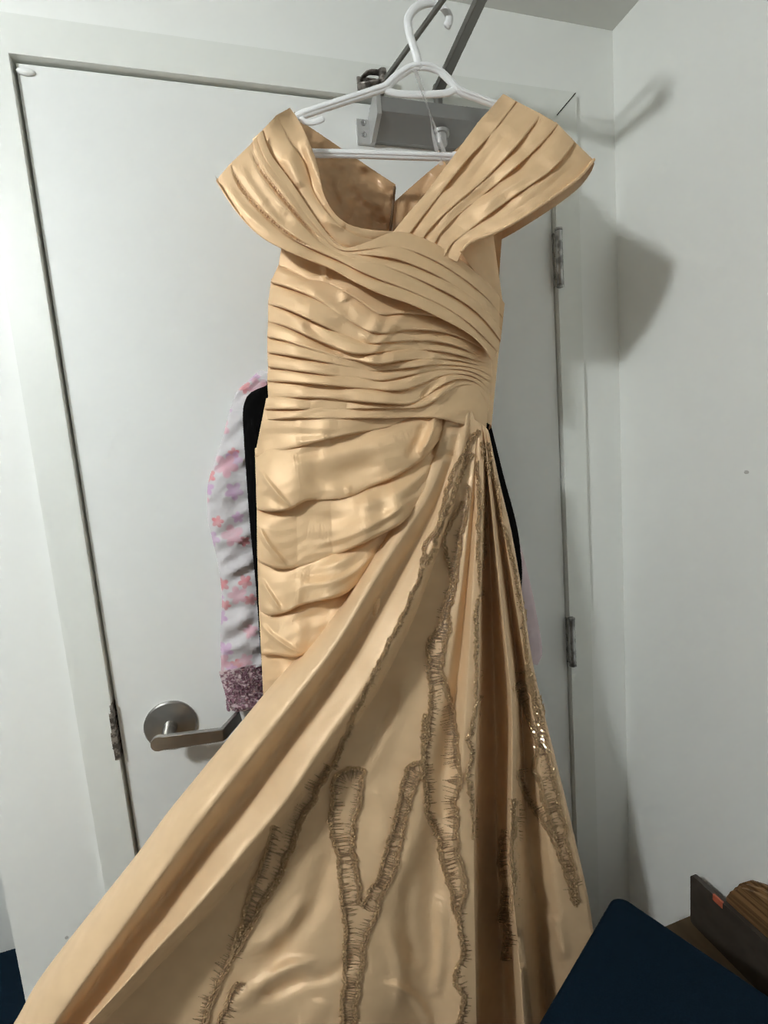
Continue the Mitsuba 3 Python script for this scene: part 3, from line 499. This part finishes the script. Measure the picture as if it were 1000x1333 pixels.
for i, (pts, side, fl, cw) in enumerate(TR):
    ln = sum(math.dist(a, b) for a, b in zip(pts, pts[1:])); n = int(ln/1.3)
    c = curve(pts, n); t = np.gradient(c, axis=0); t /= np.linalg.norm(t, axis=1, keepdims=True); nr = np.stack([-t[:, 1], t[:, 0]], 1)*(-side)
    wob = 2.2*vnoise(np.arange(n)/14., np.zeros(n)+i, 3)+1.0*vnoise(np.arange(n)/4., np.zeros(n)+i, 8)
    c = c+nr*wob[:, None]
    key = G+'__lace_trim'+('_%03d' % i if i else '')
    # net ground with a ragged edge
    fr = 1.25*fl*(.75+.3*vnoise(np.arange(n)/9., np.zeros(n)+i, 11)+.25*rng.random(n))
    fr = fr*(.25+.75*sst(640, 900, c[:, 1]))
    rows = np.stack([c-nr*cw*.5, c, c+nr*cw*.5, c+nr*(fr*.22+cw*.4)[:, None]])
    D = depth(rows[..., 0], rows[..., 1], np.array([.0012, .0022, .0022, .0012])[:, None])
    add(key, join([grid_mesh(at(rows[..., 0], rows[..., 1], D))]), 'm_net', smooth=True, label='brown beaded lace edging with eyelash fringe')
    # eyelash threads
    k = np.arange(0, n, 2); k = k[rng.random(len(k)) < .85]
    b0 = c[k]; tip = b0+nr[k]*(fr[k]*(.7+.5*rng.random(len(k))))[:, None]+t[k]*(rng.normal(0, 1.6, len(k)))[:, None]
    w = .62
    q = np.stack([b0-t[k]*w, b0+t[k]*w, tip+t[k]*w*.4, tip-t[k]*w*.4], 1)
    V = at(q[..., 0], q[..., 1], depth(q[..., 0], q[..., 1], .0028)).reshape(-1, 3); o = np.arange(len(k))[:, None]*4
    add(key+'__fringe', trimesh.Trimesh(V, np.vstack([o+[0, 1, 2], o+[0, 2, 3]]), process=False), 'm_thread', kind='stuff')
    # beads in rows along the cord
    bp = np.vstack([c+nr*(s_*cw*.36)[:, None] if hasattr(s_, '__len__') else c+nr*s_*cw*.36 for s_ in (-1., 0., 1.)]); bp = bp[rng.random(len(bp)) < .8]+0; bp = bp+rng.normal(0, .55, bp.shape)
    R = rng.uniform(.0008, .0015, len(bp))
    P = at(bp[:, 0], bp[:, 1], depth(bp[:, 0], bp[:, 1], .0035))
    sq = rng.random(len(bp)) < .06
    add(key+'__beads', balls(P[~sq], R[~sq]), 'm_bead', kind='stuff', smooth=True)
    if sq.any(): add(key+'__sequins', balls(P[sq], R[sq]*1.15), 'm_sequin', kind='stuff')
# clear hanging loop over the hanger
q1 = curve3(np.array([at(540, 90, HY-.008), at(545, 106, HY-.009), at(560, 153, HY-.006), at(564, 178, HY-.004), at(575, 215, HY)]), 40)
q2 = curve3(np.array([at(540, 90, HY+.008), at(547, 106, HY+.004), at(561, 150, HY-.003), at(571, 178, HY-.002), at(584, 215, HY+.004)]), 40)
def ribbon(q, w):
    tw = np.linspace(0, 2.4, len(q)); dirn = np.stack([np.cos(tw), np.sin(tw), np.zeros_like(tw)], 1)
    return join([grid_mesh(np.stack([q-dirn*w, q+dirn*w]))])
add(G+'__hanging_loop', cat_([ribbon(q1, .0035), ribbon(q2, .0035)]), 'm_clear', smooth=True, label='clear plastic hanging loop looped over the hanger')
tag(G, 'gold satin evening gown with pleated off-shoulder sleeves on the white hanger', 'dress')

# ------------------------------------------------------------------ garments hanging behind the gown
HKX = at(490, 470, -.02)
add('coat_hook', cat_([box(HKX[0]-.012, HKX[0]+.012, -.004, 0, HKX[2]-.03, HKX[2]+.03), tube(np.array([HKX+(0, .016, 0), HKX+(0, -.02, -.012), HKX+(0, -.045, -.004), HKX+(0, -.052, .015)]), .004, steps=20)]), 'm_steel', smooth=30, label='steel coat hook on the door behind the gown', cat='hook')
def fbody(yf):
    return draped([[(345, 503, yf), (330, 508, yf), (318, 521, yf), (316, 546, yf), (320, 610, yf), (326, 690, yf), (333, 760, yf), (339, 830, yf), (344, 930, yf), (350, 1000, yf)], [(355, 500, yf-.008), (340, 512, yf-.010), (332, 530, yf-.012), (334, 570, yf-.012), (340, 640, yf-.012), (346, 720, yf-.012), (352, 800, yf-.012), (358, 870, yf-.012), (364, 950, yf-.012), (368, 1000, yf-.012)],
      [(440, 480, yf-.013), (430, 600, yf-.014), (440, 800, yf-.014), (450, 1000, yf-.014)], [(490, 475, yf-.012), (500, 600, yf-.014), (520, 800, yf-.014), (540, 1000, yf-.014)], [(560, 490, yf-.013), (590, 600, yf-.014), (620, 800, yf-.014), (640, 1000, yf-.013)],
      [(622, 525, yf-.010), (632, 565, yf-.010), (645, 625, yf-.010), (658, 675, yf-.010), (667, 725, yf-.010), (668, 800, yf-.010), (670, 1000, yf-.010)], [(632, 528, yf), (641, 560, yf), (656, 620, yf), (669, 672, yf), (678, 720, yf), (680, 752, yf), (676, 800, yf), (674, 1000, yf)]], m=10, n=120, wob=(.0007, 40, 5))
def back_of(lines, yb):
    return draped(lines, m=8, n=60)
add('black_garment', cat_([fbody(-.055), draped([[(345, 503, -.055), (318, 521, -.055), (320, 610, -.055), (333, 760, -.055), (350, 1000, -.055)], [(420, 485, -.045), (430, 620, -.042), (440, 800, -.04), (450, 1000, -.04)], [(560, 490, -.045), (590, 620, -.042), (620, 800, -.04), (640, 1000, -.04)], [(632, 528, -.055), (656, 620, -.055), (678, 720, -.055), (676, 800, -.055), (674, 1000, -.055)]], m=10, n=60)]), 'm_black', smooth=True, label='plain black garment hanging on the door behind the gold gown', cat='clothing')
# floral blouse: a body hidden behind the black garment, a full sleeve on each side
def limb(sections, n=36, wr=0., seed=0):
    """sleeve: (left px, right px, py left, py right, depth, thickness) rings, wrinkled"""
    S = np.asarray(sections, float); d = np.r_[0, np.cumsum(np.abs(np.diff(S[:, 2])))]; S = PchipInterpolator(d/d[-1], S)(np.linspace(0, 1, 110))
    a = np.linspace(0, 2*np.pi, n); P = []
    for k, (xl, xr, yl, yr, D, th) in enumerate(S):
        c, s = np.cos(a), np.sin(a); X = (xl+xr)/2-(xr-xl)/2*c; Y = (yl+yr)/2-(yr-yl)/2*c
        w = wr*(vnoise((X*.6+Y)/13, (X-Y*.6)/38, seed)+.6*vnoise((X+Y*1.3)/9, (X*1.3-Y)/26, seed+2))*np.abs(s)
        P.append(at(X, Y, D-th*s-w*(s > 0)))
    return join([grid_mesh(np.array(P))])
B = 'floral_blouse'
add(B+'__body', draped([[(350, 482, -.014), (340, 560, -.014), (346, 700, -.014), (350, 880, -.014)], [(420, 478, -.020), (420, 600, -.022), (430, 850, -.022)], [(490, 472, -.020), (500, 600, -.022), (510, 850, -.022)], [(570, 490, -.020), (580, 600, -.022), (590, 850, -.022)], [(628, 530, -.014), (640, 620, -.014), (650, 850, -.014)]], m=8, n=60), 'm_floral', smooth=True)
add(B+'__sleeve', limb([(338, 372, 482, 486, -.028, .008), (323, 372, 496, 500, -.022, 0.0119), (309, 362, 509, 520, -.023, 0.0153), (299, 356, 536, 545, -.023, 0.0170), (289, 352, 573, 580, -.024, 0.0170), (279, 350, 602, 606, -.024, 0.0170), (270, 350, 640, 640, -.024, 0.0170), (270, 350, 668, 666, -.024, 0.0170), (277, 351, 704, 700, -.024, 0.0170),
     (284, 352, 735, 730, -.024, 0.0170), (289, 353, 780, 775, -.023, 0.0170), (287, 354, 830, 822, -.023, 0.0170), (288, 354, 868, 858, -.023, 0.0153), (287, 348, 878, 866, -.023, 0.0127)], wr=.0055, seed=4), 'm_floral', smooth=True, label='white cotton sleeve printed with small pink and lilac flowers')
add(B+'__cuff', limb([(285, 349, 874, 862, -.025, .0145), (291, 350, 896, 884, -.025, .0145), (297, 350, 915, 900, -.025, .0145), (303, 349, 925, 916, -.025, .014), (308, 346, 927, 922, -.025, .009)], wr=.002, seed=9), 'm_cuff', smooth=True, label='mauve beaded cuff')
bd = []
for k in range(900):
    a_, y = rng.uniform(.12, math.pi-.12), rng.uniform(870, 922); x = 320+ (y-870)*.09 - 29*math.cos(a_); bd.append(at(x, y-4*(1-math.cos(a_))+4, -.025-.0145*math.sin(a_)-.001))
bd = np.array(bd); sel = rng.random(len(bd)) < .18
add(B+'__cuff__beads', balls(bd[~sel], rng.uniform(.0009, .0017, (~sel).sum())), mat('m_mauve', pr((.28, .15, .19), .25, metallic=.5)), kind='stuff', smooth=True)
add(B+'__cuff__sequins', balls(bd[sel], rng.uniform(.0010, .0016, sel.sum())), mat('m_silver', pr((.85, .80, .80), .12, metallic=1.)), kind='stuff')
add(B+'__sleeve_001', limb([(650, 676, 700, 704, -.022, .010), (662, 688, 742, 748, -.026, .011), (672, 698, 790, 796, -.030, .010), (676, 706, 845, 850, -.030, .009), (680, 700, 862, 866, -.030, .006)], wr=.004, seed=14), 'm_sheer', smooth=True, label='pale pink sheer sleeve end beside the hinge side of the gown')
tag(B, 'floral printed white blouse with beaded cuff hanging behind the black garment', 'blouse')

# ------------------------------------------------------------------ things on the floor around the door
def slab(corner, da, db, la, lb, z0, z1, r=.022, e=.010):
    """an upright box with rounded vertical corners and softened rims, one corner at `corner`, sides along da and db"""
    from shapely.geometry import Polygon
    c = np.asarray(corner, float); da = np.asarray(da, float)/np.linalg.norm(da); db = np.asarray(db, float)/np.linalg.norm(db)
    P = Polygon([c, c+da*la, c+da*la+db*lb, c+db*lb]).buffer(-r, join_style=2).buffer(r, quad_segs=8)
    rings = [(z0, 0.)]+[(z1-e+e*math.sin(a), e*(1-math.cos(a))) for a in np.linspace(0, math.pi/2, 6)]
    base_ = np.array(P.exterior.coords)[:-1]; cen = base_.mean(0); v, f = [], []; n = len(base_)
    for z, ins in rings:
        dirv = base_-cen; q = base_-dirv/np.linalg.norm(dirv, axis=1, keepdims=True)*ins; v += [(x, y, z) for x, y in q]
    for i in range(len(rings)-1):
        for j in range(n): k = (j+1) % n; f += [(i*n+j, i*n+k, (i+1)*n+k), (i*n+j, (i+1)*n+k, (i+1)*n+j)]
    v += [(*cen, rings[0][0]), (*cen, rings[-1][0])]; m0 = (len(rings)-1)*n
    for j in range(n): k = (j+1) % n; f += [(len(v)-2, k, j), (len(v)-1, m0+j, m0+k)]
    m = trimesh.Trimesh(v, f, process=False); m.fix_normals(); return m
def ground(px, py, Z):
    d = FWD*FOC+RGT*(px-500)-UPV*(py-666.5); return (CAM+d*(Z-CAM[2])/d[2])
Z1 = .68
ca, cb, cc = ground(801, 1157, Z1), ground(697, 1333, Z1), ground(1000, 1291, Z1)
add('storage_ottoman', cat_([slab(ca[:2], (cb-ca)[:2], (cc-ca)[:2], .42, .42, 0.012, Z1-.06, r=.02, e=.004), slab(ca[:2]-.001, (cb-ca)[:2], (cc-ca)[:2], .424, .424, Z1-.058, Z1, r=.02, e=.012)]), 'm_navy', smooth=40, label='dark navy fabric box with rounded corners below the gown, in the lower right', cat='storage box')
# cardboard carton between it and the right wall, with a dark book and a wooden block standing on it
bk = XR-.045
def onx(px, py, X):
    d = FWD*FOC+RGT*(px-500)-UPV*(py-666.5); return CAM+d*(X-CAM[0])/d[0]
Zc = float(onx(893, 1194, bk)[2])
kc = ground(866, 1206, Zc)
add('cardboard_carton', box(float(kc[0]), XR-.003, -.42, float(kc[1]), 0.0, Zc), 'm_card', label='brown cardboard carton between the navy box and the wall', cat='box')
bt, bb, be = onx(905, 1143, bk), onx(893, 1194, bk), onx(1000, 1238, bk)
yb0 = (bt[1]+bb[1])/2
add('dark_book', prism(list(Polygon([(-.41, Zc), (yb0, Zc), (yb0, bt[2]), (-.41, bt[2])]).buffer(-.008).buffer(.008, quad_segs=6).exterior.coords)[:-1], bk, bk+.010), 'm_book', label='dark brown book standing on edge on the carton', cat='book')
rt0, rt1 = onx(928, 1163, bk), onx(941, 1172, bk)
add('dark_book__label', rbox(bk-.0006, bk+.004, rt1[1], rt0[1], bt[2]-.012, bt[2]+.0006, .0004), 'm_red', label='small red sticker on the top edge')
wl = [onx(x, y, bk+.012) for x, y in ((946, 1168), (952, 1160), (966, 1156), (984, 1162), (1010, 1178))]
wp = [(w[1], w[2]) for w in wl]; wp = wp+[(wp[-1][0]-.05, wp[-1][1]-.01), (wp[-1][0]-.05, Zc), (wp[0][0], Zc)]
wood = []
for k in range(5):
    a, b = bk+.011+k*.0052, bk+.0158+k*.0052
    wood.append(prism([(y, z-(.004 if k % 2 else 0)+.002*k*(z > Zc+.02)) for y, z in wp], a, b))
for k, w in enumerate(wood): add('wooden_block__board'+('_%03d' % k if k else ''), w, 'm_wood')
tag('wooden_block', 'grainy brown wooden block standing between the dark book and the wall', 'wood')
# navy bin in the recess left of the door
hx = at(18, 1234, .30)
add('fabric_bin', slab((XE-.005, .10), (-1, 0), (0, 1), .42, .20, 0, float(hx[2]), r=.012, e=.006), 'm_navy', smooth=40, label='navy fabric bin in the recess at the far left edge', cat='bin')
